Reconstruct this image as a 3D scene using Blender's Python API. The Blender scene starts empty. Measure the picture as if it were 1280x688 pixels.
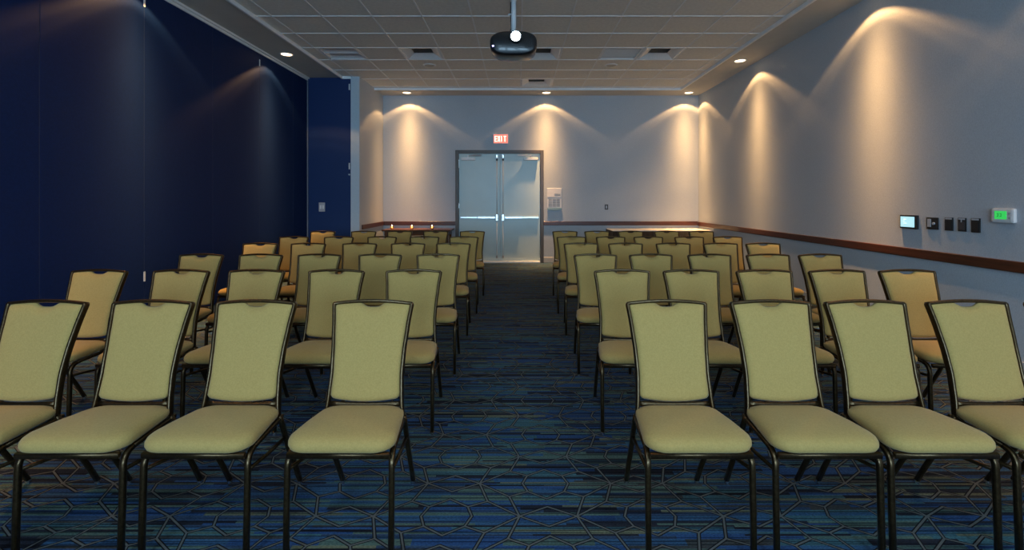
import bpy, bmesh, math, random
from mathutils import Vector, Matrix
random.seed(7)
scene = bpy.context.scene
COL = scene.collection
PI = math.pi

# ------------------------------------------------------------------ layout
EYE = 1.40
FPX, VX, HY = 600.0, 648.0, 249.5        # focal length and vanishing point in px of the 1280x688 frame
CEIL = 3.705                              # gypsum border
TILE = 3.722                              # tile field
BACK = 10.64
XR, XL = 3.99, -3.99
XS, YS = -3.00, 9.07                      # storage pocket: its side wall and its front
FRONT = -6.4
PITCH = 0.633; GX0 = 0.045; GY0 = 6.07
TX0, TX1, TY1 = -3.33, 3.39, 9.99

# ------------------------------------------------------------------ materials
def new_mat(name):
    m = bpy.data.materials.new(name); m.use_nodes = True
    nt = m.node_tree
    b = nt.nodes['Principled BSDF']
    return m, nt, b

def simple(name, col, rough=0.5, metal=0.0, emit=None, strength=0.0, noise=0.0, nscale=40, bump=0.0, bscale=200, spec=None, coat=0.0):
    m, nt, b = new_mat(name)
    b.inputs['Base Color'].default_value = (*col, 1)
    b.inputs['Roughness'].default_value = rough
    b.inputs['Metallic'].default_value = metal
    if spec is not None: b.inputs['Specular IOR Level'].default_value = spec
    if coat: b.inputs['Coat Weight'].default_value = coat
    if emit:
        b.inputs['Emission Color'].default_value = (*emit, 1)
        b.inputs['Emission Strength'].default_value = strength
    tc = nt.nodes.new('ShaderNodeTexCoord')
    if noise:
        n = nt.nodes.new('ShaderNodeTexNoise'); n.inputs['Scale'].default_value = nscale; n.inputs['Detail'].default_value = 4
        nt.links.new(tc.outputs['Object'], n.inputs['Vector'])
        r = nt.nodes.new('ShaderNodeValToRGB')
        r.color_ramp.elements[0].position = 0.3; r.color_ramp.elements[1].position = 0.7
        r.color_ramp.elements[0].color = (*[c*(1-noise) for c in col], 1)
        r.color_ramp.elements[1].color = (*[min(1, c*(1+noise)) for c in col], 1)
        nt.links.new(n.outputs['Fac'], r.inputs['Fac']); nt.links.new(r.outputs['Color'], b.inputs['Base Color'])
    if bump:
        n = nt.nodes.new('ShaderNodeTexNoise'); n.inputs['Scale'].default_value = bscale; n.inputs['Detail'].default_value = 3
        nt.links.new(tc.outputs['Object'], n.inputs['Vector'])
        bp = nt.nodes.new('ShaderNodeBump'); bp.inputs['Strength'].default_value = bump; bp.inputs['Distance'].default_value = 0.002
        nt.links.new(n.outputs['Fac'], bp.inputs['Height']); nt.links.new(bp.outputs['Normal'], b.inputs['Normal'])
    return m

def wallcover():
    m, nt, b = new_mat('vinyl_wallcovering')
    geo = nt.nodes.new('ShaderNodeNewGeometry')
    mp = nt.nodes.new('ShaderNodeMapping'); mp.inputs['Scale'].default_value = (120, 120, 70)
    nt.links.new(geo.outputs['Position'], mp.inputs['Vector'])
    n = nt.nodes.new('ShaderNodeTexNoise'); n.inputs['Scale'].default_value = 1; n.inputs['Detail'].default_value = 5; n.inputs['Roughness'].default_value = .7
    nt.links.new(mp.outputs['Vector'], n.inputs['Vector'])
    r = nt.nodes.new('ShaderNodeValToRGB')
    r.color_ramp.elements[0].position = .3; r.color_ramp.elements[0].color = (.42, .47, .525, 1)
    r.color_ramp.elements[1].position = .7; r.color_ramp.elements[1].color = (.54, .60, .665, 1)
    nt.links.new(n.outputs['Fac'], r.inputs['Fac']); nt.links.new(r.outputs['Color'], b.inputs['Base Color'])
    b.inputs['Roughness'].default_value = .62
    b.inputs['Specular IOR Level'].default_value = .35
    bp = nt.nodes.new('ShaderNodeBump'); bp.inputs['Strength'].default_value = .5; bp.inputs['Distance'].default_value = .003
    nt.links.new(n.outputs['Fac'], bp.inputs['Height']); nt.links.new(bp.outputs['Normal'], b.inputs['Normal'])
    return m

def carpet():
    m, nt, b = new_mat('patterned_carpet')
    N, L = nt.nodes, nt.links
    geo = N.new('ShaderNodeNewGeometry')
    sep = N.new('ShaderNodeSeparateXYZ'); L.new(geo.outputs['Position'], sep.inputs[0])
    def M(op, a, c=None, d=None):
        n = N.new('ShaderNodeMath'); n.operation = op
        for i, v in enumerate((a, c, d)):
            if v is None: continue
            if isinstance(v, (int, float)): n.inputs[i].default_value = v
            else: L.new(v, n.inputs[i])
        return n.outputs[0]
    def V(op, a, c=None, scale=None):
        n = N.new('ShaderNodeVectorMath'); n.operation = op
        for i, v in enumerate((a, c)):
            if v is None: continue
            if isinstance(v, tuple): n.inputs[i].default_value = v
            else: L.new(v, n.inputs[i])
        if scale is not None: L.new(scale, n.inputs['Scale'])
        return n
    LX, LY = .90, .49
    segs = [((.127, 0), (0, .066)), ((.127, 0), (.175, .14)), ((.127, 0), (.275, .105)),
            ((.175, .14), (.088, .180)), ((.112, .245), (.088, .180)), ((.088, .180), (0, .124))]
    dist = None
    for k in (0, 1):
        ox, oy = .132 + k*LX/2, 2.12 + k*LY/2
        fx = M('ABSOLUTE', M('SUBTRACT', M('FLOORED_MODULO', M('ADD', sep.outputs[0], -ox + LX/2), LX), LX/2))
        fy = M('ABSOLUTE', M('SUBTRACT', M('FLOORED_MODULO', M('ADD', sep.outputs[1], -oy + LY/2), LY), LY/2))
        cmb = N.new('ShaderNodeCombineXYZ'); L.new(fx, cmb.inputs[0]); L.new(fy, cmb.inputs[1])
        for a, c in segs:
            ab = (c[0]-a[0], c[1]-a[1]); ll = ab[0]**2 + ab[1]**2
            pa = V('SUBTRACT', cmb.outputs[0], (a[0], a[1], 0)).outputs[0]
            dt = V('DOT_PRODUCT', pa, (ab[0]/ll, ab[1]/ll, 0)).outputs['Value']
            cl = N.new('ShaderNodeClamp'); L.new(dt, cl.inputs[0])
            sc = N.new('ShaderNodeVectorMath'); sc.operation = 'SCALE'; sc.inputs[0].default_value = (ab[0], ab[1], 0); L.new(cl.outputs[0], sc.inputs['Scale'])
            d = V('DISTANCE', pa, sc.outputs[0]).outputs['Value']
            dist = d if dist is None else M('MINIMUM', dist, d)
    # woven stripes running across the room
    def noise(scale, detail=2, off=(0, 0, 0)):
        mp = N.new('ShaderNodeMapping'); mp.inputs['Scale'].default_value = scale; mp.inputs['Location'].default_value = off
        L.new(geo.outputs['Position'], mp.inputs['Vector'])
        n = N.new('ShaderNodeTexNoise'); n.inputs['Scale'].default_value = 1; n.inputs['Detail'].default_value = detail
        L.new(mp.outputs['Vector'], n.inputs['Vector']); return n.outputs['Fac']
    def ramp(fac, stops, interp='CONSTANT'):
        r = N.new('ShaderNodeValToRGB'); r.color_ramp.interpolation = interp
        e = r.color_ramp.elements
        while len(e) < len(stops): e.new(.5)
        for el, (p, c) in zip(e, stops): el.position = p; el.color = (*c, 1)
        L.new(fac, r.inputs['Fac']); return r.outputs['Color']
    # rows of yarn, each cut into random lengths with one colour each
    y_ = sep.outputs[1]
    row = M('FLOOR', M('ADD', M('MULTIPLY', y_, 58.0), M('ADD', M('MULTIPLY', M('SINE', M('MULTIPLY', y_, 37.0)), .65), M('MULTIPLY', M('SINE', M('MULTIPLY', y_, 88.0)), .2))))
    def hash2(a, b_):
        cb = N.new('ShaderNodeCombineXYZ'); L.new(a, cb.inputs[0])
        if isinstance(b_, (int, float)): cb.inputs[1].default_value = b_
        else: L.new(b_, cb.inputs[1])
        wn = N.new('ShaderNodeTexWhiteNoise'); wn.noise_dimensions = '2D'; L.new(cb.outputs[0], wn.inputs['Vector']); return wn.outputs['Value']
    h0 = hash2(row, 3.3)
    seg_i = M('FLOOR', M('ADD', M('MULTIPLY', sep.outputs[0], M('ADD', M('MULTIPLY', h0, 1.6), 1.4)), M('MULTIPLY', h0, 9.0)))
    stripe = hash2(row, seg_i)
    c1 = ramp(stripe, [(0, (.016, .020, .032)), (.15, (.024, .068, .18)), (.36, (.032, .09, .18)), (.50, (.045, .115, .145)),
                       (.64, (.072, .122, .108)), (.77, (.115, .13, .09)), (.83, (.028, .055, .11)), (.93, (.045, .052, .055))])
    thin = ramp(noise((.8, 90, 1), .6, (7, 3, 0)), [(0, (.30, .32, .36)), (.42, (1, 1, 1)), (.60, (1.35, 1.3, 1.2))])
    mt = N.new('ShaderNodeMix'); mt.data_type = 'RGBA'; mt.blend_type = 'MULTIPLY'; mt.inputs['Factor'].default_value = .9
    L.new(c1, mt.inputs['A']); L.new(thin, mt.inputs['B']); c1 = mt.outputs['Result']
    fine = noise((90, 260, 1), 2, (3, 5, 0))
    mix = N.new('ShaderNodeMix'); mix.data_type = 'RGBA'; mix.blend_type = 'MULTIPLY'; mix.inputs['Factor'].default_value = .8
    L.new(c1, mix.inputs['A']); L.new(ramp(fine, [(.3, (.45, .45, .45)), (.7, (1.3, 1.3, 1.3))], 'LINEAR'), mix.inputs['B'])
    line = ramp(dist, [(0, (.105, .112, .108)), (.0039, (.006, .007, .010))])
    mk = M('GREATER_THAN', .0085, dist)
    mx = N.new('ShaderNodeMix'); mx.data_type = 'RGBA'
    L.new(mk, mx.inputs['Factor']); L.new(mix.outputs['Result'], mx.inputs['A']); L.new(line, mx.inputs['B'])
    L.new(mx.outputs['Result'], b.inputs['Base Color'])
    b.inputs['Roughness'].default_value = .95; b.inputs['Specular IOR Level'].default_value = .15
    bp = N.new('ShaderNodeBump'); bp.inputs['Strength'].default_value = .6; bp.inputs['Distance'].default_value = .004
    L.new(fine, bp.inputs['Height']); L.new(bp.outputs['Normal'], b.inputs['Normal'])
    return m

def wood(name, c0, c1, scale=(3, 3, 60), rough=.35):
    m, nt, b = new_mat(name)
    geo = nt.nodes.new('ShaderNodeNewGeometry')
    mp = nt.nodes.new('ShaderNodeMapping'); mp.inputs['Scale'].default_value = scale
    nt.links.new(geo.outputs['Position'], mp.inputs['Vector'])
    n = nt.nodes.new('ShaderNodeTexNoise'); n.inputs['Scale'].default_value = 1; n.inputs['Detail'].default_value = 5
    nt.links.new(mp.outputs['Vector'], n.inputs['Vector'])
    r = nt.nodes.new('ShaderNodeValToRGB'); r.color_ramp.elements[0].position = .3; r.color_ramp.elements[1].position = .7
    r.color_ramp.elements[0].color = (*c0, 1); r.color_ramp.elements[1].color = (*c1, 1)
    nt.links.new(n.outputs['Fac'], r.inputs['Fac']); nt.links.new(r.outputs['Color'], b.inputs['Base Color'])
    b.inputs['Roughness'].default_value = rough
    return m

def fabric():
    m, nt, b = new_mat('gold_woven_upholstery')
    tc = nt.nodes.new('ShaderNodeTexCoord')
    mp = nt.nodes.new('ShaderNodeMapping'); mp.inputs['Scale'].default_value = (160, 160, 160)
    nt.links.new(tc.outputs['Object'], mp.inputs['Vector'])
    n = nt.nodes.new('ShaderNodeTexNoise'); n.inputs['Scale'].default_value = 1; n.inputs['Detail'].default_value = 3
    nt.links.new(mp.outputs['Vector'], n.inputs['Vector'])
    r = nt.nodes.new('ShaderNodeValToRGB'); r.color_ramp.elements[0].position = .35; r.color_ramp.elements[1].position = .65
    r.color_ramp.elements[0].color = (.415, .28, .088, 1); r.color_ramp.elements[1].color = (.47, .32, .104, 1)
    nt.links.new(n.outputs['Fac'], r.inputs['Fac']); nt.links.new(r.outputs['Color'], b.inputs['Base Color'])
    b.inputs['Roughness'].default_value = .85; b.inputs['Specular IOR Level'].default_value = .2
    b.inputs['Sheen Weight'].default_value = .12
    bp = nt.nodes.new('ShaderNodeBump'); bp.inputs['Strength'].default_value = .25; bp.inputs['Distance'].default_value = .001
    nt.links.new(n.outputs['Fac'], bp.inputs['Height']); nt.links.new(bp.outputs['Normal'], b.inputs['Normal'])
    return m

M_WALL = wallcover()
M_CARPET = carpet()
M_FAB = fabric()
M_FRAME = simple('bronze_metal', (.085, .053, .024), .30, .9, noise=.25, nscale=90, bump=.12, bscale=350, coat=.1)
M_GLIDE = simple('chrome_glide', (.75, .77, .80), .18, 1.0)
M_TILE = simple('ceiling_tile_mineral', (.80, .775, .71), .9, noise=.06, nscale=25, bump=.4, bscale=120)
M_GYP = simple('gypsum_paint_grey', (.58, .565, .52), .8, noise=.03, nscale=6)
M_TRIMW = simple('white_painted_trim', (.88, .90, .92), .4, noise=.03, nscale=8)
M_GRID = simple('ceiling_grid_metal', (.86, .87, .87), .6, noise=.03, nscale=8)
M_NAVY = simple('navy_partition_fabric', (.0025, .018, .085), .6, noise=.12, nscale=60, bump=.2, bscale=300, spec=.22)
M_NAVY2 = simple('navy_pocket_door', (.004, .027, .12), .5, noise=.1, nscale=60, spec=.35)
M_SEAM = simple('partition_edge_seal', (.03, .045, .085), .4, noise=.05)
M_RAIL = wood('mahogany_rail', (.05, .014, .008), (.095, .027, .013), (2, 2, 50), .35)
M_DOOR = simple('door_paint_grey_blue', (.54, .66, .66), .32, noise=.03, nscale=4, spec=.5)
M_DFRAME = simple('door_frame_brown', (.085, .072, .062), .4, noise=.06, nscale=15)
M_STEEL = simple('brushed_steel', (.72, .74, .76), .28, 1.0, noise=.04, nscale=50)
M_BLACK = simple('black_plastic', (.012, .012, .014), .35, noise=.1, nscale=60)
M_PROJ = simple('projector_shell', (.010, .011, .014), .3, noise=.1, nscale=60, coat=.3)
M_WHITE = simple('white_plastic', (.72, .75, .77), .4, noise=.02)
M_ALU = simple('painted_vent_metal', (.82, .84, .85), .35, noise=.03)
M_DARK = simple('dark_throat', (.30, .29, .27), .8, noise=.1)
M_BASE = simple('baseboard_vinyl', (.50, .50, .49), .45, noise=.04)
M_CLOTHB = simple('black_table_cloth', (.010, .010, .012), .85, noise=.15, nscale=80, bump=.2)
M_GLARE_WAX = simple('white_table_linen', (.80, .79, .76), .8, noise=.02, bump=.1)
M_TABLE = wood('dark_table_wood', (.10, .04, .02), (.17, .07, .03), (3, 30, 3), .2)
M_LAMP = simple('lamp_lens', (1, .85, .65), .4, emit=(1, .72, .42), strength=5, noise=.01)
M_PLENS = simple('projector_lamp_glow', (.8, .95, 1), .3, emit=(.72, .92, 1), strength=55, noise=.01)
M_LED = simple('blue_status_light', (.3, .3, 1), .3, emit=(.35, .35, 1), strength=6, noise=.01)
M_EXITR = simple('exit_letter_lit', (1, .8, .7), .4, emit=(1, .74, .55), strength=2.2, noise=.01)
M_EXITB = simple('exit_panel_lit', (.8, .2, .15), .4, emit=(1, .20, .13), strength=1.1, noise=.02)
M_SCREEN = simple('touch_screen_lit', (.5, .85, .95), .2, emit=(.42, .82, .95), strength=.75, noise=.02)
M_SCREEN2 = simple('screen_text_lit', (.9, .95, 1), .2, emit=(.8, .95, 1), strength=1.0, noise=.02)
M_GREEN = simple('thermostat_screen_lit', (.1, .8, .2), .2, emit=(.02, .52, .07), strength=.8, noise=.02)
M_GREEN2 = simple('thermostat_digits', (.01, .2, .05), .4, noise=.02)
M_PAPER = simple('notice_paper', (.75, .77, .80), .7, noise=.02)
M_INK = simple('notice_ink', (.25, .28, .33), .7, noise=.02)
M_NBLUE = simple('notice_holder_blue', (.20, .33, .42), .5, noise=.02)
M_CANDLE = simple('tea_light_glow', (1, .7, .3), .4, emit=(1, .66, .30), strength=25, noise=.01)
M_FILL = simple('window_daylight_pane', (.5, .6, .7), .1, emit=(.55, .75, 1), strength=1.0, noise=.01)  # glow for the added windows and ceiling panels out of view
M_GLASS = simple('candle_glass', (.85, .6, .35), .1, noise=.02)
M_GLASS.node_tree.nodes['Principled BSDF'].inputs['Transmission Weight'].default_value = .85
M_GREYSW = simple('grey_switch_plate', (.42, .45, .50), .35, noise=.03)
M_DKSW = simple('dark_switch_plate', (.05, .045, .05), .35, noise=.03)

# ------------------------------------------------------------------ mesh helpers
def link(name, me, mat, parent=None, smooth=False):
    if smooth:
        for p in me.polygons: p.use_smooth = True
    for mm in (mat if isinstance(mat, (list, tuple)) else [mat]): me.materials.append(mm)
    o = bpy.data.objects.new(name, me); COL.objects.link(o)
    if parent: o.parent = parent
    return o

def finish(bm, name, mat, parent=None, smooth=False, bevel=0, seg=2):
    bmesh.ops.recalc_face_normals(bm, faces=bm.faces)
    if bevel:
        es = [e for e in bm.edges if e.is_manifold and e.calc_face_angle(0) > .6]
        bmesh.ops.bevel(bm, geom=es, offset=bevel, segments=seg, affect='EDGES', profile=.6, clamp_overlap=True)
    me = bpy.data.meshes.new(name); bm.to_mesh(me); bm.free()
    return link(name, me, mat, parent, smooth)

def box(bm, x0, x1, y0, y1, z0, z1, mi=0):
    vs = [bm.verts.new((x, y, z)) for x in (x0, x1) for y in (y0, y1) for z in (z0, z1)]
    for f in ((0, 1, 3, 2), (4, 6, 7, 5), (0, 4, 5, 1), (2, 3, 7, 6), (0, 2, 6, 4), (1, 5, 7, 3)):
        fa = bm.faces.new([vs[i] for i in f]); fa.material_index = mi
    return vs

def bxo(name, b, mat, parent=None, bevel=0, seg=2):
    bm = bmesh.new(); box(bm, *b); return finish(bm, name, mat, parent, bevel=bevel, seg=seg)

def ring_verts(bm, pts): return [bm.verts.new(p) for p in pts]

def bridge(bm, a, b, mi=0):
    n = len(a)
    for i in range(n):
        f = bm.faces.new((a[i], a[(i+1) % n], b[(i+1) % n], b[i])); f.material_index = mi

def cyl(bm, p0, p1, r0, r1=None, n=20, cap=True, mi=0):
    r1 = r0 if r1 is None else r1
    p0, p1 = Vector(p0), Vector(p1); d = (p1-p0).normalized()
    u = d.orthogonal().normalized(); v = d.cross(u)
    A = ring_verts(bm, [p0+(u*math.cos(t)+v*math.sin(t))*r0 for t in [2*PI*i/n for i in range(n)]])
    B = ring_verts(bm, [p1+(u*math.cos(t)+v*math.sin(t))*r1 for t in [2*PI*i/n for i in range(n)]])
    bridge(bm, A, B, mi)
    if cap:
        bm.faces.new(A).material_index = mi; bm.faces.new(B).material_index = mi

def sweep(bm, pts, w, d, up, n=12, power=3.2, closed=False):
    """tube of rounded-rectangle section; d is measured along `up`, w across it; mitred corners"""
    pts = [Vector(p) for p in pts]; rings = []
    for i, p in enumerate(pts):
        a = (pts[i]-pts[i-1]).normalized() if i else (pts[1]-pts[0]).normalized()
        b = (pts[i+1]-pts[i]).normalized() if i < len(pts)-1 else a
        t = (a+b).normalized(); k = 1/max(.35, t.dot(b))
        s = t.cross(Vector(up)).normalized(); q = s.cross(t).normalized()
        ring = []
        for j in range(n):
            th = 2*PI*(j+.5)/n; c, sn = math.cos(th), math.sin(th)
            e = 2/power
            x = math.copysign(abs(c)**e, c)*w/2*k; y = math.copysign(abs(sn)**e, sn)*d/2
            ring.append(bm.verts.new(p+s*x+q*y))
        rings.append(ring)
    for a, b in zip(rings, rings[1:]): bridge(bm, a, b)
    bm.faces.new(rings[0]); bm.faces.new(rings[-1])

def empty(name, loc, label=None, cat=None, group=None, kind=None, rz=0):
    o = bpy.data.objects.new(name, None); o.empty_display_size = .1; COL.objects.link(o)
    o.location = loc; o.rotation_euler = (0, 0, rz)
    tag(o, label, cat, group, kind); return o

def tag(o, label=None, cat=None, group=None, kind=None):
    if label: o['label'] = label
    if cat: o['category'] = cat
    if group: o['group'] = group
    if kind: o['kind'] = kind
    return o

def struct(o, label): return tag(o, label, kind='structure')

def copy_tree(o, parent=None):
    c = o.copy(); COL.objects.link(c)
    if parent: c.parent = parent
    for ch in list(o.children): copy_tree(ch, c)
    return c

# ------------------------------------------------------------------ room shell
f = bxo('floor', (XL-.2, XR+.2, FRONT-.2, BACK+.2, -.1, 0), M_CARPET); struct(f, 'dark blue carpet with striped weave and grey geometric outlines')

# vents sit in cells of the tile field: (col, row)
def cell(i, j): return GX0+i*PITCH, GX0+(i+1)*PITCH, GY0+j*PITCH, GY0+(j+1)*PITCH
R0 = 2
vent_cells = {(-5, R0): 'louver', (-3, R0): 'cone', (0, R0): 'cone', (2, R0): 'louver', (3, R0): 'cone', (0, R0+3): 'cone'}
bm = bmesh.new()
i0 = math.floor((TX0-GX0)/PITCH); i1 = math.ceil((TX1-GX0)/PITCH)
j0 = math.floor((FRONT-GY0)/PITCH); j1 = math.ceil((TY1-GY0)/PITCH)
for i in range(i0, i1):
    for j in range(j0, j1):
        if (i, j) in vent_cells: continue
        a, b_, c, d = cell(i, j)
        a, b_ = max(a, TX0-.05), min(b_, TX1+.05); c, d = max(c, FRONT), min(d, TY1+.05)
        if b_-a < .002 or d-c < .002: continue
        box(bm, a+.001, b_-.001, c+.001, d-.001, TILE, TILE+.02)
box(bm, XL-.2, XR+.2, FRONT-.2, BACK+.2, CEIL+.42, CEIL+.52)
# gypsum border
for b in ((XL-.2, TX0, FRONT-.2, BACK+.2), (TX1, XR+.2, FRONT-.2, BACK+.2), (TX0, TX1, TY1, BACK+.2)):
    v = box(bm, b[0], b[1], b[2], b[3], CEIL, CEIL+.4, 1)
ceil_o = finish(bm, 'ceiling', [M_TILE, M_GYP]); struct(ceil_o, 'grey lay-in tile ceiling with a flat painted border')
bm = bmesh.new()
for i in range(i0+1, i1):
    x = GX0+i*PITCH; box(bm, x-.008, x+.008, FRONT, TY1, TILE-.006, TILE+.012)
for j in range(j0+1, j1):
    y = GY0+j*PITCH; box(bm, TX0, TX1, y-.008, y+.008, TILE-.0065, TILE+.012)
g = finish(bm, 'ceiling_grid', M_GRID, ceil_o)
bm = bmesh.new()
box(bm, TX0-.012, TX0+.018, FRONT, YS-.001, CEIL-.032, TILE+.01)
box(bm, TX1-.018, TX1+.012, FRONT, TY1+.012, CEIL-.032, TILE+.01)
box(bm, XS+.001, TX1-.018, TY1-.018, TY1+.012, CEIL-.032, TILE+.01)
box(bm, TX0+.018, XS-.16, YS-.032, YS-.001, CEIL-.032, TILE+.01)
finish(bm, 'coffer_trim', M_TRIMW, ceil_o, bevel=.004)

# walls
w = bxo('wall_back', (XL-.2, XR+.2, BACK, BACK+.2, 0, CEIL), M_WALL); struct(w, 'grey textured wallcovering on the end wall around the double doors')
w = bxo('wall_right', (XR, XR+.2, FRONT-.2, BACK, 0, CEIL), M_WALL); struct(w, 'long grey textured wall with scallops of warm light')
bm = bmesh.new(); box(bm, XL-.25, XL-.06, FRONT-.2, BACK, 0, CEIL)
wl = finish(bm, 'wall_left', M_NAVY); struct(wl, 'navy blue folding partition running along the left side')
seams = [-5.0, -3.88, -2.75, -1.62, -.49, .62, 1.75, 2.88, 4.00, 5.12, 6.27, 7.40, 8.50, YS+.0]
prev = FRONT
for s in seams:
    bxo('partition_panel', (XL-.062, XL, prev+.003, s-.003, .02, CEIL-.055), M_NAVY, wl, bevel=.003)
    if s < YS-.1:
        bm = bmesh.new(); box(bm, XL-.05, XL-.002, s-.0022, s+.0022, .02, CEIL-.06)
        finish(bm, 'panel_seal', M_SEAM, wl)
        bm = bmesh.new()
        box(bm, XL-.01, XL+.004, s-.012, s+.012, 3.455, 3.56); box(bm, XL-.01, XL+.004, s-.012, s+.012, .525, .63)
        if s in (5.12, 7.40): finish(bm, 'panel_clip', M_WHITE, wl, bevel=.002)
        else: bm.free()
    prev = s
bm = bmesh.new(); box(bm, XL-.06, XL+.045, FRONT, YS, CEIL-.028, CEIL+.0)
box(bm, XL-.06, XL+.018, FRONT, YS, CEIL-.058, CEIL-.028)
finish(bm, 'partition_track', M_GRID, wl, bevel=.004)

# storage pocket: navy door face + light end strip + side wall
wp = bxo('wall_pocket', (XS-.16, XS, YS, BACK, 0, TILE+.03), M_WALL); struct(wp, 'projecting wall end beside the navy pocket door')
bxo('corner_strip', (XS-.165, XS-.002, YS-.012, YS+.001, 0, TILE+.012), simple('pale_blue_paint', (.50, .60, .68), .45, noise=.03), wp, bevel=.003)
dp = bxo('door_3', (XL+.02, XS-.17, YS, YS+.06, .01, CEIL-.002), M_NAVY2, bevel=.003); struct(dp, 'navy pocket door closing the partition store')
bxo('edge_strip', (XL-.02, XL+.018, YS-.01, YS+.03, 0, CEIL-.001), simple('pocket_edge_grey', (.16, .19, .24), .4, noise=.03), dp, bevel=.002)
for z0, z1 in ((3.47, 3.585), (1.97, 2.09)):
    bxo('latch_plate', (XS-.205, XS-.182, YS-.008, YS+.002, z0, z1), M_WHITE, dp, bevel=.002)
bm = bmesh.new(); cyl(bm, (XS-.19, YS+.002, 1.87), (XS-.19, YS-.02, 1.87), .016); finish(bm, 'lock_cylinder', M_STEEL, dp)

# front end of the room (behind the camera) with three unseen windows added for cool light
WX = [(-3.1, -1.3), (-.9, .9), (1.3, 3.1)]; WZ = (.95, 3.0)
bm = bmesh.new(); xs = XL-.2
for a, b in WX:
    box(bm, xs, a, FRONT-.2, FRONT, 0, CEIL); box(bm, a, b, FRONT-.2, FRONT, 0, WZ[0]); box(bm, a, b, FRONT-.2, FRONT, WZ[1], CEIL); xs = b
box(bm, xs, XR+.2, FRONT-.2, FRONT, 0, CEIL)
w = finish(bm, 'wall_front', M_WALL); struct(w, 'grey wall with three windows behind the viewer')
for k, (a, b) in enumerate(WX):
    bm = bmesh.new(); t = .05
    box(bm, a, a+t, FRONT-.14, FRONT-.02, WZ[0], WZ[1]); box(bm, b-t, b, FRONT-.14, FRONT-.02, WZ[0], WZ[1])
    box(bm, a+t, b-t, FRONT-.14, FRONT-.02, WZ[0], WZ[0]+t); box(bm, a+t, b-t, FRONT-.14, FRONT-.02, WZ[1]-t, WZ[1])
    box(bm, (a+b)/2-.02, (a+b)/2+.02, FRONT-.13, FRONT-.06, WZ[0]+t, WZ[1]-t)
    wo = finish(bm, 'window_%d' % (k+1), M_TRIMW, bevel=.004); struct(wo, 'white framed window letting in cool daylight')
    bxo('pane', (a+t, b-t, FRONT-.12, FRONT-.10, WZ[0]+t, WZ[1]-t), M_FILL, wo)

# chair rail (all named by side)
RZ0, RZ1 = .815, .905
def rail(name, b, label):
    o = bxo(name, b, M_RAIL, bevel=.008, seg=3); struct(o, label)
DX0, DX1 = (569.5-VX)/FPX*BACK, (679.5-VX)/FPX*BACK     # door frame, outer
DTOP = EYE+(HY-188)/FPX*BACK
rail('trim_1', (XR-.022, XR+.005, FRONT, BACK-.02, RZ0, RZ1), 'mahogany chair rail along the right wall')
rail('trim_2', (DX1+.002, XR-.022, BACK-.022, BACK+.005, RZ0+.01, RZ1+.01), 'mahogany chair rail between the doors and the right corner')
rail('trim_3', (XS+.02, DX0-.002, BACK-.022, BACK+.005, RZ0+.01, RZ1+.01), 'mahogany chair rail left of the doors')
rail('trim_4', (XS-.005, XS+.022, YS+.12, BACK-.0, RZ0+.01, RZ1+.01), 'short mahogany chair rail on the projecting wall')
def baseb(name, b, label):
    o = bxo(name, b, M_BASE, bevel=.004); struct(o, label)
baseb('baseboard_right', (XR-.012, XR+.004, FRONT, BACK-.012, 0, .115), 'pale baseboard along the right wall')
baseb('baseboard_back', (DX1+.002, XR-.012, BACK-.012, BACK+.004, 0, .115), 'pale baseboard right of the doors')
baseb('baseboard_left', (XS+.012, DX0-.002, BACK-.012, BACK+.004, 0, .115), 'pale baseboard left of the doors')

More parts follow.
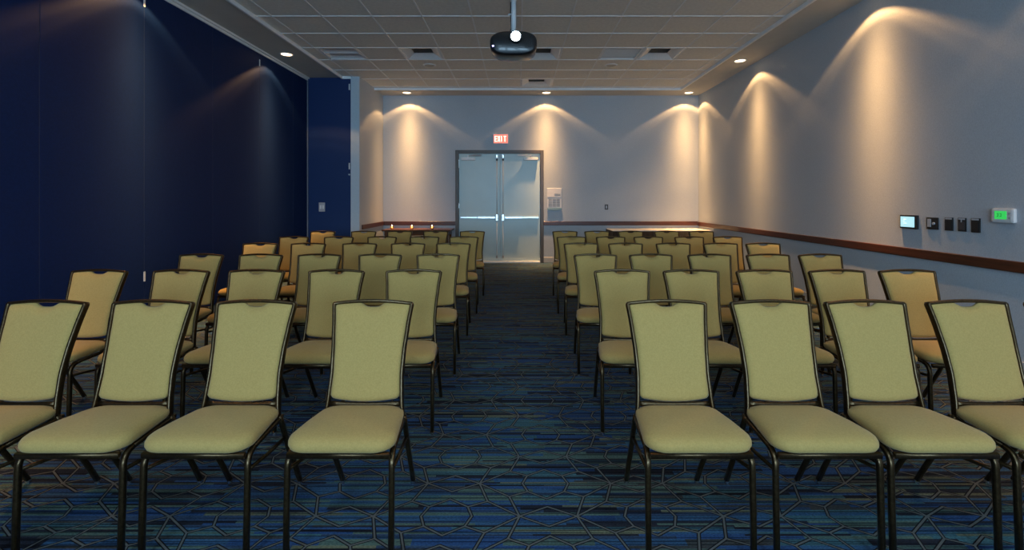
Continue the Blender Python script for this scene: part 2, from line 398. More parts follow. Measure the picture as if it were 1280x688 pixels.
# ------------------------------------------------------------------ double doors
bm = bmesh.new(); t = .075
box(bm, DX0, DX0+t, BACK-.05, BACK+.02, 0, DTOP); box(bm, DX1-t, DX1, BACK-.05, BACK+.02, 0, DTOP)
box(bm, DX0+t, DX1-t, BACK-.05, BACK+.02, DTOP-t, DTOP)
fr = finish(bm, 'trim_5', M_DFRAME, bevel=.006); struct(fr, 'dark brown steel frame around the double doors')
LX0, LX1 = DX0+t+.004, DX1-t-.004; MID = (LX0+LX1)/2 + .01; LZ1 = DTOP-t-.004
yd = BACK-.018
def leaf(name, x0, x1, hinge_left, label):
    s = 1 if hinge_left else -1
    d = bxo(name, (x0, x1, yd, yd+.04, .035, LZ1), M_DOOR, bevel=.004); struct(d, label)
    edge = x1 if hinge_left else x0                 # meeting edge
    hx = x0 if hinge_left else x1
    # push bar
    zb = EYE-(272-HY)/FPX*BACK
    bar = empty('push_bar', (0, 0, 0)); bar.parent = d
    bm = bmesh.new(); a, b = sorted((hx+s*.03, edge-s*.03)); box(bm, a, b, yd-.035, yd-.001, zb-.022, zb+.022)
    finish(bm, 'bar_rail', M_STEEL, bar, bevel=.006)
    bm = bmesh.new(); a, b = sorted((edge-s*.36, edge-s*.10)); 
    a, b = sorted((edge-s*.10, edge-s*.50)); box(bm, a, b, yd-.062, yd-.034, zb-.03, zb+.032)
    finish(bm, 'touch_bar', M_STEEL, bar, bevel=.01)
    bm = bmesh.new(); a, b = sorted((edge-s*.035, edge-s*.095)); box(bm, a, b, yd-.06, yd-.001, zb-.075, zb+.075)
    finish(bm, 'latch_case', M_STEEL, bar, bevel=.008)
    # vertical rod
    bm = bmesh.new(); rx = edge-s*.065
    cyl(bm, (rx, yd-.03, zb+.07), (rx, yd-.03, LZ1-.07), .011, n=12)
    cyl(bm, (rx, yd-.03, .10), (rx, yd-.03, zb-.07), .011, n=12)
    finish(bm, 'latch_rod', M_ALU, d, smooth=True)
    bxo('rod_latch', (rx-.022, rx+.022, yd-.05, yd-.001, LZ1-.10, LZ1-.02), M_STEEL, d, bevel=.006)
    bxo('rod_latch', (rx-.022, rx+.022, yd-.045, yd-.001, LZ1-.155, LZ1-.112), M_BLACK, d, bevel=.006)
    bxo('rod_latch', (rx-.02, rx+.02, yd-.04, yd-.001, .10, .16), M_DARK, d, bevel=.006)
    # closer
    cl = empty('door_closer', (0, 0, 0)); cl.parent = d
    a, b = sorted((hx+s*.05, hx+s*.36)); bxo('closer_body', (a, b, yd-.07, yd-.001, LZ1-.15, LZ1-.085), M_ALU, cl, bevel=.012)
    bm = bmesh.new()
    sweep(bm, [(hx+s*.20, yd-.06, LZ1-.05), (hx+s*.50, yd-.11, LZ1-.045)], .012, .02, (0, 0, 1))
    sweep(bm, [(hx+s*.50, yd-.11, LZ1-.035), (hx+s*.28, yd-.045, LZ1-.03)], .012, .02, (0, 0, 1))
    cyl(bm, (hx+s*.20, yd-.05, LZ1-.09), (hx+s*.20, yd-.05, LZ1-.03), .012, n=10)
    finish(bm, 'closer_arm', M_STEEL, cl)
    for z in (.28, 1.2, 2.1, LZ1-.25):
        bm = bmesh.new(); cyl(bm, (hx-s*.004, yd-.006, z), (hx-s*.004, yd-.006, z+.11), .008, n=10); finish(bm, 'hinge', M_STEEL, d)
    return d
leaf('door_1', LX0, MID-.003, True, 'left leaf of the grey-blue double doors')
leaf('door_2', MID+.003, LX1, False, 'right leaf of the grey-blue double doors')
th = bxo('trim_6', (LX0, LX1, BACK-.10, BACK+.02, 0, .035), M_ALU, bevel=.004); struct(th, 'bright metal threshold under the doors')

# ------------------------------------------------------------------ exit sign
ex = (626-VX)/FPX*BACK; ez = EYE+(HY-174)/FPX*BACK
es = empty('exit_sign', (ex, BACK, ez), 'small lit red EXIT sign on the wall above the double doors', 'exit sign')
bxo('sign_housing', (-.17, .17, -.045, 0, -.11, .11), M_WHITE, es, bevel=.008)
bxo('sign_face', (-.155, .155, -.050, -.044, -.095, .095), M_EXITB, es, bevel=.002)
def letter_bm(ch, x, w=.055, h=.125, t=.016):
    bm = bmesh.new(); y0, y1 = -.056, -.0505
    z0, z1 = -h/2, h/2
    def seg(ax, az, bx_, bz):
        a = Vector((ax, 0, az)); b = Vector((bx_, 0, bz)); d = (b-a).normalized(); n = Vector((-d.z, 0, d.x))*t/2
        q = [a+n, b+n, b-n, a-n]
        F = [bm.verts.new((p.x, y0, p.z)) for p in q]; B = [bm.verts.new((p.x, y1, p.z)) for p in q]
        bm.faces.new(F); bm.faces.new(B); bridge(bm, F, B)
    if ch == 'E':
        seg(x+t/2, z0, x+t/2, z1)
        for z in (z0+t/2, 0, z1-t/2): seg(x+t, z, x+w, z)
    if ch == 'X': seg(x+t/2, z0, x+w-t/2, z1); seg(x+t/2, z1, x+w-t/2, z0)
    if ch == 'I': seg(x+w/2, z0, x+w/2, z1)
    if ch == 'T': seg(x+w/2, z0, x+w/2, z1-t); seg(x, z1-t/2, x+w, z1-t/2)
    return bm
for k, ch in enumerate('EXIT'):
    finish(letter_bm(ch, [-.135, -.068, -.012, .065][k] if ch != 'I' else -.012), 'letter', M_EXITR, es)

# ------------------------------------------------------------------ notice and switches on the end wall
def bw(px, py): return (px-VX)/FPX*BACK, EYE-(py-HY)/FPX*BACK
x0, z1 = bw(684, 235.5); x1, z0 = bw(702, 260)
n = empty('wall_notice', ((x0+x1)/2, BACK, (z0+z1)/2), 'white two-part printed notice on the wall right of the double doors', 'notice')
W, H = (x1-x0)/2, (z1-z0)/2
bxo('backing_board', (-W, W, -.012, 0, -H, H), M_PAPER, n, bevel=.003)
bxo('upper_sheet', (-W+.008, W-.008, -.016, -.011, .02, H-.008), M_PAPER, n)
bm = bmesh.new()
for k in range(2): box(bm, 0, W-.03, -.0175, -.0155, .055+k*.025, .066+k*.025)
finish(bm, 'print', M_INK, n)
bm = bmesh.new()
for k in range(7):
    z = -H+.03+k*.026
    for q in range(3): 
        a = -W+.03+q*(2*W-.06)/3
        box(bm, a, a+(2*W-.06)/3-.012, -.0150, -.0115, z, z+.012)
finish(bm, 'print', M_INK, n)
bxo('holder', (-W+.004, W-.0, -.03, 0, -H-.055, -H-.002), M_NBLUE, n, bevel=.004)
sx, sz = bw(758, 259)
s = empty('light_switch', (sx, BACK, sz), 'small dark switch plate alone on the wall right of the notice', 'switch')
bxo('plate', (-.038, .038, -.006, 0, -.058, .058), M_DKSW, s, bevel=.002); bxo('rocker', (-.014, .014, -.011, -.004, -.03, .03), M_GREYSW, s, bevel=.002)
# on the pocket door
px, pz = (402.5-VX)/FPX*YS, EYE-(259-HY)/FPX*YS
s = empty('light_switch', (px, YS, pz), 'grey double switch plate low on the navy pocket door', 'switch')
bxo('plate', (-.058, .058, -.006, 0, -.085, .085), M_GREYSW, s, bevel=.002)
for dx in (-.024, .024): bxo('rocker', (dx-.016, dx+.016, -.011, -.004, -.035, .035), M_WHITE, s, bevel=.002)

# ------------------------------------------------------------------ devices on the right wall
def rw(px, py):
    Y = FPX*XR/(px-VX); return Y, EYE-(py-HY)/FPX*Y
def device(name, pa, pb, pt, pbm, label, cat):
    Yb, _ = rw(pa, 270); Ya, _ = rw(pb, 270); Ym, _ = rw((pa+pb)/2, 270)
    zt = EYE-(pt-HY)/FPX*Ym; zb = EYE-(pbm-HY)/FPX*Ym
    o = empty(name, (XR, Ym, (zt+zb)/2), label, cat)
    return o, (Yb-Ya)/2, (zt-zb)/2
def rwbox(name, o, y, hy, z, hz, d0, d1, mat, bevel=.002):
    return bxo(name, (-d1, -d0, y-hy, y+hy, z-hz, z+hz), mat, o, bevel=bevel)
o, hy, hz = device('wall_mounted_touch_panel', 1127, 1148.5, 269, 286, 'black framed touch panel with a lit pale blue screen', 'control panel')
rwbox('bezel', o, 0, hy, 0, hz, 0, .022, M_BLACK, .006); rwbox('screen', o, .008, hy*.80, 0, hz*.76, .021, .024, M_SCREEN, 0)
bm = bmesh.new()
for k, (y, l) in enumerate(((.04, .03), (.05, .02), (.035, .035))): box(bm, -.0255, -.0235, y-l/2, y+l/2, .02-k*.02, .028-k*.02)
finish(bm, 'screen_text', M_SCREEN2, o)
o, hy, hz = device('audio_wall_plate', 1159, 1173.5, 272, 287, 'square black wall plate with a light slider next to touch panel', 'wall plate')
rwbox('plate', o, 0, hy, 0, hz, 0, .010, M_BLACK); rwbox('slider', o, hy*.45, hy*.30, .004, hz*.66, .009, .016, M_GREYSW)
bm = bmesh.new(); cyl(bm, (-.009, -hy*.35, 0), (-.022, -hy*.35, 0), .012); finish(bm, 'dial', M_GREYSW, o)
for pa, pb, pt, pb2, lab in ((1182, 1192, 272, 288.5, 'narrow black wall plate, leftmost of three alike beside the square plate'),
                        (1198.5, 1208.5, 272.5, 289.5, 'narrow black wall plate, middle of the three, with a small slot'),
                        (1215, 1226, 273, 291, 'black wall plate nearest the green thermostat')):
    o, hy, hz = device('dimmer_switch', pa, pb, pt, pb2, lab, 'switch')
    rwbox('plate', o, 0, hy, 0, hz, 0, .010, M_BLACK); rwbox('rocker', o, 0, hy*.72, -.01, hz*.62, .009, .014, M_DKSW if 'middle' in lab else M_BLACK)
    rwbox('indicator', o, 0, hy*.8, hz*.82, hz*.12, .009, .013, M_GREYSW, .001)
    if 'middle' in lab: rwbox('slot', o, 0, .004, .035, .014, .013, .016, M_GREYSW, 0)
    o['group'] = 'black wall plates beside the thermostat'
o, hy, hz = device('wall_mounted_thermostat', 1243, 1272, 260.5, 279, 'white thermostat with a glowing green display on the right wall', 'thermostat')
rwbox('case', o, 0, hy, 0, hz, 0, .034, M_WHITE, .016)
rwbox('display', o, hy*.12, hy*.52, .004, hz*.55, .033, .036, M_GREEN, 0)
bm = bmesh.new()
for y in (.035, .010): 
    box(bm, -.0372, -.0358, y-.006, y+.006, .014, .018); box(bm, -.0372, -.0358, y-.006, y+.006, -.008, -.004)
    box(bm, -.0372, -.0358, y-.007, y-.004, -.008, .018)
finish(bm, 'digit', M_GREEN2, o)
bm = bmesh.new()
for z in (-.018, .018): box(bm, -.038, -.030, -hy*.78, -hy*.58, z-.008, z+.008)
finish(bm, 'button', M_GREYSW, o, bevel=.002)

# ------------------------------------------------------------------ ceiling vents
def cone_vent(i, j, label):
    a, b, c, d = cell(i, j); cx, cy = (a+b)/2, (c+d)/2
    v = empty('ceiling_diffuser', (cx, cy, TILE), label, 'ceiling vent', 'square air diffusers in the tile ceiling')
    h = PITCH/2-.012
    bm = bmesh.new()
    def sq(r, z): return ring_verts(bm, [(-r, -r, z), (r, -r, z), (r, r, z), (-r, r, z)])
    A = sq(h, -.002); B = sq(h-.025, -.002); Cc = sq(h*.52, .062); D = sq(h*.52, .075); E = sq(h, .075)
    bridge(bm, A, B); bridge(bm, B, Cc); bridge(bm, Cc, D); bridge(bm, D, E); bridge(bm, E, A)
    finish(bm, 'frame', M_ALU, v)
    bm = bmesh.new(); A = sq(h*.52, .068); B = sq(h*.52, .155); bridge(bm, A, B); bm.faces.new(B)
    th_ = finish(bm, 'throat', M_DARK, v); md = th_.modifiers.new('thick', 'SOLIDIFY'); md.thickness = .004; md.offset = 1
    bm = bmesh.new()
    for q in (-1, 0, 1): box(bm, -h*.5, h*.5, q*h*.25-.003, q*h*.25+.003, .10, .14)
    finish(bm, 'damper', M_DARK, v)
def louver_vent(i, j, label, n, tilt):
    a, b, c, d = cell(i, j); cx, cy = (a+b)/2, (c+d)/2
    v = empty('ceiling_grille', (cx, cy, TILE), label, 'ceiling vent')
    h = PITCH/2-.012; t = .028
    bm = bmesh.new()
    for q in ((-h, h, -h, -h+t), (-h, h, h-t, h), (-h, -h+t, -h+t, h-t), (h-t, h, -h+t, h-t)): box(bm, *q, -.002, .10)
    finish(bm, 'frame', M_ALU, v)
    bxo('backing', (-h+t, h-t, -h+t, h-t, .09, .098), M_DARK, v)
    w = (2*(h-t))/n
    for k in range(n):
        y = -h+t+w*(k+.5); bm = bmesh.new()
        dz = w*tilt
        vs = [(-h+t, y-w*.48, .01+dz), (h-t, y-w*.48, .01+dz), (h-t, y+w*.48, .004), (-h+t, y+w*.48, .004)]
        A = ring_verts(bm, vs); B = ring_verts(bm, [(p[0], p[1], p[2]+.004) for p in vs])
        bm.faces.new(A); bm.faces.new(B); bridge(bm, A, B)
        finish(bm, 'slat', M_ALU, v)
louver_vent(-5, R0, 'recessed slatted grille in the ceiling nearest the blue partition', 2, .42)
cone_vent(-3, R0, 'square cone diffuser in the ceiling left of the projector')
cone_vent(0, R0, 'square cone diffuser in the ceiling partly hidden behind the projector')
louver_vent(2, R0, 'wide slatted grille in the ceiling right of the projector', 4, .5)
cone_vent(3, R0, 'square cone diffuser in the ceiling joined to the slatted grille')
cone_vent(0, R0+3, 'square cone diffuser in the ceiling closest to the double doors')
for px_, lab in ((537, 'round flush ceiling speaker left of the projector'), (764, 'round flush ceiling speaker behind the slatted grille')):
    Y = FPX*(TILE-EYE)/(HY-81.5)
    s = empty('ceiling_speaker', ((px_-VX)/FPX*Y, Y, TILE), lab, 'speaker', 'round ceiling speakers')
    bm = bmesh.new(); cyl(bm, (0, 0, 0), (0, 0, -.008), .11, .10, n=32); finish(bm, 'rim', M_GRID, s)
    bm = bmesh.new(); cyl(bm, (0, 0, -.007), (0, 0, -.011), .085, .08, n=32); finish(bm, 'grille', M_GYP, s)

# ------------------------------------------------------------------ recessed downlights
def spot(loc, power, size_deg, blend, col, radius=.03, rot=(0, 0, 0)):
    l = bpy.data.lights.new('downlight_beam', 'SPOT'); l.energy = power; l.spot_size = math.radians(size_deg); l.spot_blend = blend
    l.color = col; l.shadow_soft_size = radius
    o = bpy.data.objects.new('downlight_beam', l); COL.objects.link(o); o.location = loc; o.rotation_euler = rot; return o
WARM = (1.0, .53, .20)
P_DOWN = 92
# light distribution of the reflector lamp: (angle from straight down, relative intensity)
PROFILE = [(0, 17), (6, 13), (10, 8), (15, 4.0), (20, 2.0), (27, .85), (34, .40), (42, .24), (46, .30), (49, .55), (51, .42), (54, .74), (56, .50), (59, 0)]
def reflector_lamp(loc):
    o = spot(loc, P_DOWN, 120, .0, WARM, radius=.03); l = o.data; l.use_nodes = True
    nt = l.node_tree; em = nt.nodes['Emission']
    tc = nt.nodes.new('ShaderNodeTexCoord'); sp = nt.nodes.new('ShaderNodeSeparateXYZ'); nt.links.new(tc.outputs['Normal'], sp.inputs[0])
    ab = nt.nodes.new('ShaderNodeMath'); ab.operation = 'ABSOLUTE'; nt.links.new(sp.outputs[2], ab.inputs[0])
    ac = nt.nodes.new('ShaderNodeMath'); ac.operation = 'ARCCOSINE'; nt.links.new(ab.outputs[0], ac.inputs[0])
    dv = nt.nodes.new('ShaderNodeMath'); dv.operation = 'DIVIDE'; dv.inputs[1].default_value = math.radians(60); nt.links.new(ac.outputs[0], dv.inputs[0])
    r = nt.nodes.new('ShaderNodeValToRGB'); e = r.color_ramp.elements
    while len(e) < len(PROFILE): e.new(.5)
    for el, (a, v) in zip(e, PROFILE): el.position = a/60; el.color = (v/17, v/17, v/17, 1)
    nt.links.new(dv.outputs[0], r.inputs['Fac'])
    ml = nt.nodes.new('ShaderNodeMath'); ml.operation = 'MULTIPLY'; ml.inputs[1].default_value = 17; nt.links.new(r.outputs['Color'], ml.inputs[0])
    nt.links.new(ml.outputs[0], em.inputs['Strength'])
    return o
def downlight(x, y, label):
    d = empty('recessed_downlight', (x, y, CEIL), label, 'ceiling light', 'round recessed downlights in the ceiling border')
    bm = bmesh.new(); n = 36
    R = [(.105, 0), (.103, -.006), (.088, -.006), (.078, -.001)]
    rings = [ring_verts(bm, [(r*math.cos(2*PI*k/n), r*math.sin(2*PI*k/n), z) for k in range(n)]) for r, z in R]
    for p, q in zip(rings, rings[1:]): bridge(bm, p, q)
    bridge(bm, rings[-1], rings[0])
    finish(bm, 'trim_ring', M_TRIMW, d, smooth=True)
    bm = bmesh.new(); cyl(bm, (0, 0, .0), (0, 0, -.003), .078, n=32); finish(bm, 'lens', M_LAMP, d)
    reflector_lamp((x, y, CEIL-.012))
DLX = 3.68; YB = BACK-.285
for px_, lab in ((508.5, 'round downlight over the end wall, left of the doors'), (683, 'round downlight over the end wall, just right of the EXIT sign'),
                 (861, 'round downlight over the end wall by the right corner')):
    downlight((px_-VX)/FPX*YB, YB, lab)
for y, lab in ((7.97, 'round downlight in the ceiling border above the right wall'), (5.33, 'round downlight over the touch panel stretch of the right wall'),
               (2.69, 'round downlight above the right wall beside the camera'), (.05, 'round downlight above the right wall behind the camera')):
    downlight(DLX, y, lab)
for y, lab in ((7.62, 'round downlight in the ceiling border beside the blue partition'), (4.98, 'round downlight over the blue partition near its middle'),
               (2.34, 'round downlight over the blue partition beside the camera'), (-.3, 'round downlight over the blue partition behind the camera')):
    downlight(-DLX, y, lab)

# ------------------------------------------------------------------ projector
PY = 5.50
p = empty('ceiling_projector', (-.055, PY, 3.135), 'black projector with a glaring lens hung on a white ceiling pole', 'projector')
bm = bmesh.new()   # body: superellipse loft front to back
n = 48; rings = []
for y, s in ((-.20, .86), (-.19, .95), (-.16, 1.0), (.06, .98), (.12, .90), (.14, .80)):
    pts = []
    for k in range(n):
        th = 2*PI*k/n; c, sn = math.cos(th), math.sin(th); e = 2/3.0
        pts.append((math.copysign(abs(c)**e, c)*.262*s, y, math.copysign(abs(sn)**e, sn)*.135*s))
    rings.append(ring_verts(bm, pts))
for a, b in zip(rings, rings[1:]): bridge(bm, a, b)
bm.faces.new(rings[0]); bm.faces.new(rings[-1])
finish(bm, 'body', M_PROJ, p, smooth=True)
bm = bmesh.new(); cyl(bm, (.025, -.195, .055), (.025, -.245, .055), .072, .066, n=36); finish(bm, 'lens_barrel', M_BLACK, p, smooth=False)
bm = bmesh.new(); cyl(bm, (.025, -.240, .055), (.025, -.252, .055), .054, .050, n=36); finish(bm, 'lens', M_PLENS, p)
bxo('status_light', (-.235, -.215, -.206, -.19, -.045, -.03), M_LED, p, bevel=.003)
bm = bmesh.new()
for k in range(6): box(bm, .13+k*.014, .137+k*.014, -.204, -.19, -.06, .04)
finish(bm, 'vent', M_BLACK, p)
for sx_ in (-.15, .15): bxo('mount_arm', (sx_-.012, sx_+.012, -.09, .13, .125, .145), M_BLACK, p, bevel=.003)
bxo('mount_plate', (-.165, .165, -.05, .07, .145, .155), M_BLACK, p, bevel=.003)
bm = bmesh.new(); cyl(bm, (0, .03, .15), (0, .03, .185), .045, .038, n=24); finish(bm, 'swivel', M_STEEL, p, smooth=False)
bm = bmesh.new(); cyl(bm, (0, .03, .18), (0, .03, TILE-3.135-.012), .029, n=24); finish(bm, 'pole', M_WHITE, p, smooth=True)
bm = bmesh.new(); cyl(bm, (0, .03, TILE-3.135-.012), (0, .03, TILE-3.135+.0), .055, n=28); cyl(bm, (0, .03, TILE-3.175), (0, .03, TILE-3.145), .034, n=24)
finish(bm, 'ceiling_flange', M_WHITE, p)
bm = bmesh.new(); sweep(bm, [(-.03, .03, .40), (-.055, .03, .40), (-.055, .03, .385)], .01, .01, (0, 1, 0)); finish(bm, 'cable_hook', M_WHITE, p)
bm = bmesh.new(); sweep(bm, [(-.034, .05, .55), (-.036, .05, .40), (-.03, .06, .25), (-.06, .10, .13)], .012, .012, (0, 1, 0)); finish(bm, 'cable', M_BLACK, p)
spot((-.035, PY-.27, 3.18), 150, 40, .15, (.70, .86, 1.0), .03, (math.radians(-84), 0, 0))

# ------------------------------------------------------------------ banquet chair
# local axes: origin on the floor under the top rail, front of the chair towards -Y
def back_y(z):                   # side profile of the backrest plane
    t = (z-.42)/(.92-.42); return -.142+.142*t+.012*math.sin(PI*max(0, min(1, t)))*-1
PROF = [(.42, .181), (.50, .173), (.60, .168), (.70, .172), (.80, .181), (.92, .195)]
def half_w(z):                   # centre line of the uprights
    z = max(.42, min(.92, z))
    for (a, wa), (b, wb) in zip(PROF, PROF[1:]):
        if z <= b:
            t = (z-a)/(b-a); t = t*t*(3-2*t)*.35+t*.65; return wa+(wb-wa)*t - .008
    return PROF[-1][1]-.008

def make_chair():
    root = empty('banquet_chair', (0, 0, 0))
    # ---- seat cushion
    def outline(inset, n_c=8):
        hf, hb, y0, y1 = .208-inset, .184-inset, -.470+inset, -.112-inset
        rf, rb = max(.012, .075-inset*.6), max(.012, .078-inset*.6)
        pts = []
        for cx, cy, r, a0 in ((-hf+rf, y0+rf, rf, PI), (hf-rf, y0+rf, rf, 1.5*PI), (hb-rb, y1-rb, rb, 0), (-hb+rb, y1-rb, rb, .5*PI)):
            for k in range(n_c+1): 
                a = a0+.5*PI*k/n_c; pts.append((cx+r*math.cos(a), cy+r*math.sin(a)))
        out = []                                   # resample straight runs and bow the edges slightly
        for i, q in enumerate(pts):
            out.append(q); nx = pts[(i+1) % len(pts)]
            if i % (n_c+1) == n_c:
                for k in range(1, 6): 
                    t = k/6; out.append((q[0]+(nx[0]-q[0])*t, q[1]+(nx[1]-q[1])*t))
        return out
    bm = bmesh.new(); prev = None; rings = []
    for z, ins in ((.425, .03), (.424, .010), (.430, .001), (.442, -.004), (.456, -.003), (.467, .003), (.475, .013), (.482, .032), (.487, .060), (.490, .10), (.492, .15)):
        o_ = outline(ins)
        r = ring_verts(bm, [(x, y, z-(.010*max(0, (y+.30)/.18) if z > .46 else 0)*(1 if y > -.30 else 0)) for x, y in o_]); rings.append(r)
    for a, b in zip(rings, rings[1:]): bridge(bm, a, b)
    bm.faces.new(rings[0])
    c = bm.verts.new((0, -.30, .492)); r = rings[-1]
    for i in range(len(r)): bm.faces.new((r[i], r[(i+1) % len(r)], c))
    finish(bm, 'seat', M_FAB, root, smooth=True)
    # ---- back pad
    bm = bmesh.new(); NU, NV = 28, 26
    def pad(u, v, side):
        zb = .503-.016*(1-u*u)+.012*max(0, abs(u)-.88)**2/.0144
        zt = .905+.006*(1-u*u)-.024*math.exp(-((abs(u)*.165)/.046)**4)
        z = zb+(zt-zb)*v
        x = (half_w(z)-.0062)*u
        edge = (1-abs(u)**9)*(1-abs(2*v-1)**14)
        off = (.006+.020*edge**.5) if side else -(.004+.012*edge**.5)
        return (x, back_y(z)-off, z-off*.25)
    G = []
    for side in (1, 0):
        G.append([[bm.verts.new(pad(-1+2*i/NU, j/NV, side)) for i in range(NU+1)] for j in range(NV+1)])
    for s_ in (0, 1):
        for j in range(NV):
            for i in range(NU):
                q = (G[s_][j][i], G[s_][j][i+1], G[s_][j+1][i+1], G[s_][j+1][i]); bm.faces.new(q if s_ == 0 else q[::-1])
    for j in range(NV):
        bm.faces.new((G[0][j][0], G[0][j+1][0], G[1][j+1][0], G[1][j][0])); bm.faces.new((G[0][j][NU], G[1][j][NU], G[1][j+1][NU], G[0][j+1][NU]))
    for i in range(NU):
        bm.faces.new((G[0][0][i], G[1][0][i], G[1][0][i+1], G[0][0][i+1])); bm.faces.new((G[0][NV][i], G[0][NV][i+1], G[1][NV][i+1], G[1][NV][i]))
    finish(bm, 'backrest', M_FAB, root, smooth=True)
    # ---- back frame
    up = Vector((0, -.96, .27)).normalized()
    bm = bmesh.new(); pts = []
    zs = [.405+.025*k for k in range(20)] + [.897]
    left = [(-half_w(z), back_y(z), z) for z in zs]
    crest = [(-.160+.32*k/14, back_y(.908), .9035+.0105*(1-((k-7)/7)**2)) for k in range(15)]
    right = [(-a[0], a[1], a[2]) for a in reversed(left)]
    # top corners slightly rounded
    cl_, cr_ = (-half_w(.905)+.004, back_y(.903), .9015), (half_w(.905)-.004, back_y(.903), .9015)
    sweep(bm, left+[cl_]+crest+[cr_]+right, .0165, .032, up, n=12)
    fo = finish(bm, 'back_frame', M_FRAME, root, smooth=True)
    bm = bmesh.new()
    w_ = half_w(.478); sweep(bm, [(-w_+.006+(2*w_-.012)*k/10, back_y(.478)+.004, .474-.006*(1-((k-5)/5)**2)) for k in range(11)], .022, .018, up, n=10)
    sweep(bm, [(0, back_y(.47)+.004, .468), (0, back_y(.44), .41)], .016, .008, (0, -1, 0), n=8)
    finish(bm, 'crossbar', M_FRAME, root, smooth=True)
    # ---- seat frame
    bm = bmesh.new()
    for s_ in (-1, 1): sweep(bm, [(s_*.197, -.385, .411), (s_*.190, -.28, .413), (s_*.180, -.16, .413), (s_*.174, -.115, .413)], .020, .020, (0, 0, 1), n=10)
    sweep(bm, [(-.198, -.448, .410), (.198, -.448, .410)], .022, .024, (0, 0, 1), n=10)
    sweep(bm, [(-.172, -.135, .411), (.172, -.135, .411)], .020, .020, (0, 0, 1), n=10)
    finish(bm, 'seat_frame', M_FRAME, root, smooth=True)
    for s_ in (-1, 1):
        # front leg with its bend into the side rail
        bm = bmesh.new(); pts = [(s_*.2035, -.447, .014), (s_*.204, -.441, .20), (s_*.2035, -.436, .345)]
        for k in range(1, 8):
            a = .5*PI*k/7; pts.append((s_*(.2035-.005*k/7), -.436+.052*(1-math.cos(a)), .357+.054*math.sin(a)))
        sweep(bm, pts, .022, .022, (s_, 0, 0), n=12)
        lg = finish(bm, 'leg', M_FRAME, root, smooth=True)
        bm = bmesh.new(); cyl(bm, (s_*.2035, -.447, 0), (s_*.2035, -.447, .016), .013, .0125, n=14); finish(bm, 'glide', M_GLIDE, lg)
        bm = bmesh.new(); pts = [(s_*.180, -.148, .425), (s_*.180, -.125, .385), (s_*.179, -.060, .24), (s_*.176, .020, .10), (s_*.174, .066, .014)]
        sweep(bm, pts, .022, .022, (s_, 0, 0), n=12)
        lg = finish(bm, 'leg', M_FRAME, root, smooth=True)
        bm = bmesh.new(); cyl(bm, (s_*.174, .066, 0), (s_*.174, .066, .016), .013, .0125, n=14); finish(bm, 'glide', M_GLIDE, lg)
        bm = bmesh.new(); sweep(bm, [(s_*.203, -.430, .345), (s_*.19, -.25, .318), (s_*.179, -.092, .305)], .014, .014, (0, 0, 1), n=8)
        finish(bm, 'stretcher', M_FRAME, root, smooth=True)
    return root

ROW_Y = [2.304, 3.303, 4.25, 5.33, 6.26, 7.35]
LEFT = [[467.3, 322, 193.7, 62],
        [517.7, 421.5, 322, 228, 126],
        [548, 475.7, 400, 327, 252.8],
        [567, 510.5, 450, 386, 326],
        [580, 531, 478, 424, 368],
        [590.5, 545, 500, 455, 404]]
RIGHT = [[832, 961, 1079, 1205.7, 1330],
         [777, 863, 954, 1044.5, 1132],
         [744, 813, 886, 959, 1024],
         [726, 781.6, 841, 900, 953],
         [714, 763, 810, 861, 909],
         [706, 746, 788, 833, 876]]
ROWN = ['front row nearest the viewer', 'second row from the viewer', 'third row from the viewer', 'fourth row from the viewer',
        'next-to-last row before the doors', 'last row before the doors']
SEATN = ['aisle-side', 'second-from-aisle', 'middle', None, None]
chair = make_chair(); first = True
for side, table in (('left', LEFT), ('right', RIGHT)):
    wall = 'blue partition' if side == 'left' else 'right wall'
    for r, row in enumerate(table):
        for k, px_ in enumerate(row):
            c = chair if first else copy_tree(chair); first = False
            Y = ROW_Y[r]
            c.location = ((px_-VX)*Y/FPX, Y, 0)
            c.rotation_euler = (0, 0, math.radians(random.uniform(-.8, .8)))
            pos = {0: 'aisle chair', 1: 'second chair from the aisle', 2: 'middle chair', 3: 'fourth chair from the aisle', 4: 'chair nearest the ' + wall}[k]
            rn = ['front row', 'second row', 'third row', 'fourth row', 'fifth row', 'last row by the doors'][r]
            c['label'] = 'gold banquet %s, %s %s of the aisle' % (pos, rn, side)
            c['category'] = 'chair'; c['group'] = 'gold banquet chairs set out in rows'

# ------------------------------------------------------------------ tables against the end wall
t = empty('skirted_table', (2.95, BACK-.43, 0), 'long table with white top and black skirt against the end wall, right', 'table')
hx, hy_ = 1.01, .38
bxo('tabletop', (-hx, hx, -hy_, hy_, .735, .762), M_GLARE_WAX, t, bevel=.008)  # white colour stands in for the glare on this top
bm = bmesh.new(); top, bot = [], []
per = [(-hx, -hy_), (hx, -hy_), (hx, hy_), (-hx, hy_)]
for i in range(4):
    a, b = Vector(per[i]), Vector(per[(i+1) % 4]); L = (b-a).length; nseg = int(L/.02); d = (b-a)/L; nn = Vector((d.y, -d.x))
    for k in range(nseg):
        q = a+d*L*k/nseg; s_ = math.sin(k*1.25)
        top.append((q.x+nn.x*.004, q.y+nn.y*.004, .750)); bot.append((q.x+nn.x*(.006+.014*s_), q.y+nn.y*(.006+.014*s_), .01))
A = ring_verts(bm, top); B = ring_verts(bm, bot); bridge(bm, A, B)
sk = finish(bm, 'table_skirt', M_CLOTHB, t, smooth=True)
md = sk.modifiers.new('thick', 'SOLIDIFY'); md.thickness = .004; md.offset = 1

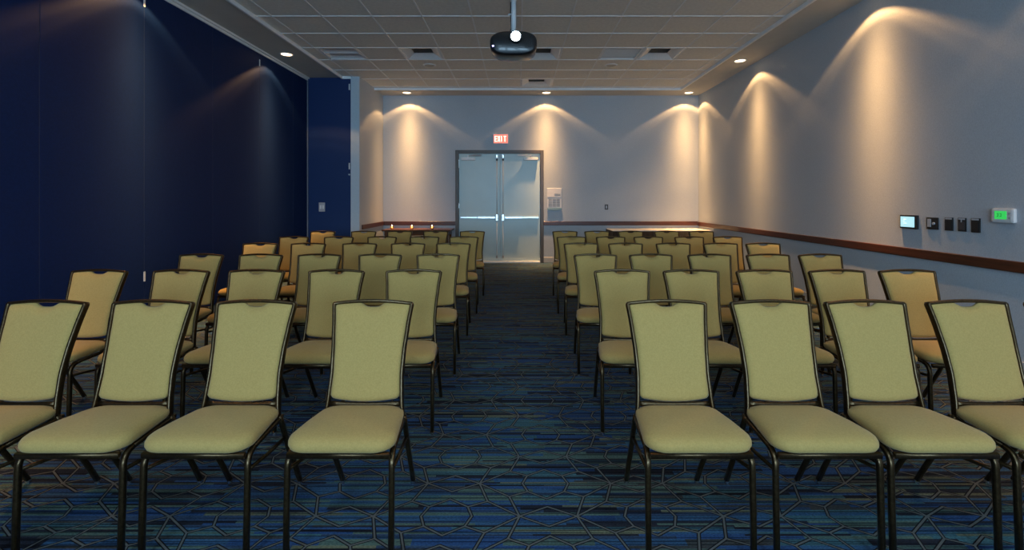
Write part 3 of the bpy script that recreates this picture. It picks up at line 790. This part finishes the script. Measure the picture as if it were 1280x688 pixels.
t = empty('side_table', (-2.13, BACK-.36, 0), 'low brown wooden table against the end wall, left of the doors', 'table')
hx, hy_ = .72, .30
bxo('tabletop', (-hx, hx, -hy_, hy_, .735, .77), M_TABLE, t, bevel=.006)
bm = bmesh.new()
box(bm, -hx+.05, hx-.05, -hy_+.04, -hy_+.06, .65, .735); box(bm, -hx+.05, hx-.05, hy_-.06, hy_-.04, .65, .735)
box(bm, -hx+.05, -hx+.07, -hy_+.06, hy_-.06, .65, .735); box(bm, hx-.07, hx-.05, -hy_+.06, hy_-.06, .65, .735)
finish(bm, 'apron', M_TABLE, t)
for sx_ in (-1, 1):
    for sy in (-1, 1):
        x, y = sx_*(hx-.08), sy*(hy_-.07); bxo('leg', (x-.025, x+.025, y-.025, y+.025, 0, .735), M_TABLE, t, bevel=.004)
for k, (px_, lab) in enumerate(((490, 'small glowing glass candle holder on brown table, nearest the left corner'), (514.7, 'small glowing glass candle holder, middle of three on brown table'),
                                (540, 'small glowing glass candle holder on brown table, nearest the doors'))):
    Y = BACK-.50
    c = empty('candle_holder', ((px_-VX)/FPX*Y, Y, .77), lab, 'candle', 'candle holders on the brown table')
    bm = bmesh.new(); n = 24
    R = [(.026, 0), (.034, .012), (.036, .05), (.034, .075), (.031, .075), (.032, .05), (.030, .014), (.001, .012)]
    rings = [ring_verts(bm, [(r*math.cos(2*PI*q/n), r*math.sin(2*PI*q/n), z) for q in range(n)]) for r, z in R]
    for a, b in zip(rings, rings[1:]): bridge(bm, a, b)
    bm.faces.new(rings[0]); finish(bm, 'glass', M_GLASS, c, smooth=True)
    bm = bmesh.new(); cyl(bm, (0, 0, .014), (0, 0, .03), .026, n=20); finish(bm, 'wax', M_GLARE_WAX, c)
    bm = bmesh.new(); n = 12
    R = [(.001, .032), (.010, .040), (.013, .052), (.009, .07), (.001, .095)]
    rings = [ring_verts(bm, [(r*math.cos(2*PI*q/n), r*math.sin(2*PI*q/n), z) for q in range(n)]) for r, z in R]
    for a, b in zip(rings, rings[1:]): bridge(bm, a, b)
    finish(bm, 'flame', M_CANDLE, c, smooth=True)

# ------------------------------------------------------------------ cool fill light added at the unseen windows behind the camera
WIN_FILL = 150
for a, b in WX:
    l = bpy.data.lights.new('window_daylight', 'AREA'); l.shape = 'RECTANGLE'; l.size = b-a-.1; l.size_y = WZ[1]-WZ[0]-.1
    l.energy = WIN_FILL; l.color = (.47, .75, 1.0)
    o = bpy.data.objects.new('window_daylight', l); COL.objects.link(o); o.location = ((a+b)/2, FRONT+.01, (WZ[0]+WZ[1])/2)
    o.rotation_euler = (math.radians(90), 0, 0)     # shines along +Y into the room

for i_, lab in ((-3, 'lit rectangular ceiling light behind the viewer, on the blue partition side'), (2, 'lit rectangular ceiling light behind the viewer, on the right wall side')):
    a, b, c, d = GX0+i_*PITCH, GX0+(i_+1)*PITCH, GY0-12*PITCH, GY0-10*PITCH  # unseen panels, added to put more cool light on the seats
    tr = empty('ceiling_troffer', ((a+b)/2, (c+d)/2, TILE), lab, 'ceiling light', 'rectangular ceiling lights behind the viewer')
    hx_, hy2 = (b-a)/2-.012, (d-c)/2-.012
    bm = bmesh.new()
    for q in ((-hx_, hx_, -hy2, -hy2+.04), (-hx_, hx_, hy2-.04, hy2), (-hx_, -hx_+.04, -hy2+.04, hy2-.04), (hx_-.04, hx_, -hy2+.04, hy2-.04)): box(bm, *q, -.012, -.001)
    finish(bm, 'frame', M_ALU, tr)
    bxo('diffuser', (-hx_+.04, hx_-.04, -hy2+.04, hy2-.04, -.006, -.001), M_FILL, tr)
    l = bpy.data.lights.new('troffer_light', 'AREA'); l.shape = 'RECTANGLE'; l.size = .5; l.size_y = 1.1; l.energy = 48; l.color = (.52, .78, 1.0)
    o = bpy.data.objects.new('troffer_light', l); COL.objects.link(o); o.location = ((a+b)/2, (c+d)/2, TILE-.02)

wld = bpy.data.worlds.new('world'); scene.world = wld; wld.use_nodes = True
wld.node_tree.nodes['Background'].inputs[0].default_value = (.05, .08, .12, 1); wld.node_tree.nodes['Background'].inputs[1].default_value = .2

# ------------------------------------------------------------------ camera and view
cam = bpy.data.cameras.new('camera'); co = bpy.data.objects.new('camera', cam); COL.objects.link(co)
co.location = (0, 0, EYE); co.rotation_euler = (PI/2, 0, 0)
cam.sensor_fit = 'HORIZONTAL'; cam.sensor_width = 36; cam.lens = 36*FPX/1280
cam.shift_x = -(VX-640)/1280; cam.shift_y = -(344-HY)/1280
cam.clip_start = .05
scene.camera = co
scene.view_settings.view_transform = 'Standard'; scene.view_settings.look = 'None'
scene.view_settings.gamma = 1; scene.view_settings.use_curve_mapping = False
scene.view_settings.exposure = 0.0
scene.cycles.max_bounces = 8; scene.cycles.diffuse_bounces = 5; scene.cycles.glossy_bounces = 4
scene.cycles.sample_clamp_indirect = 4
scene.cycles.use_denoising = True
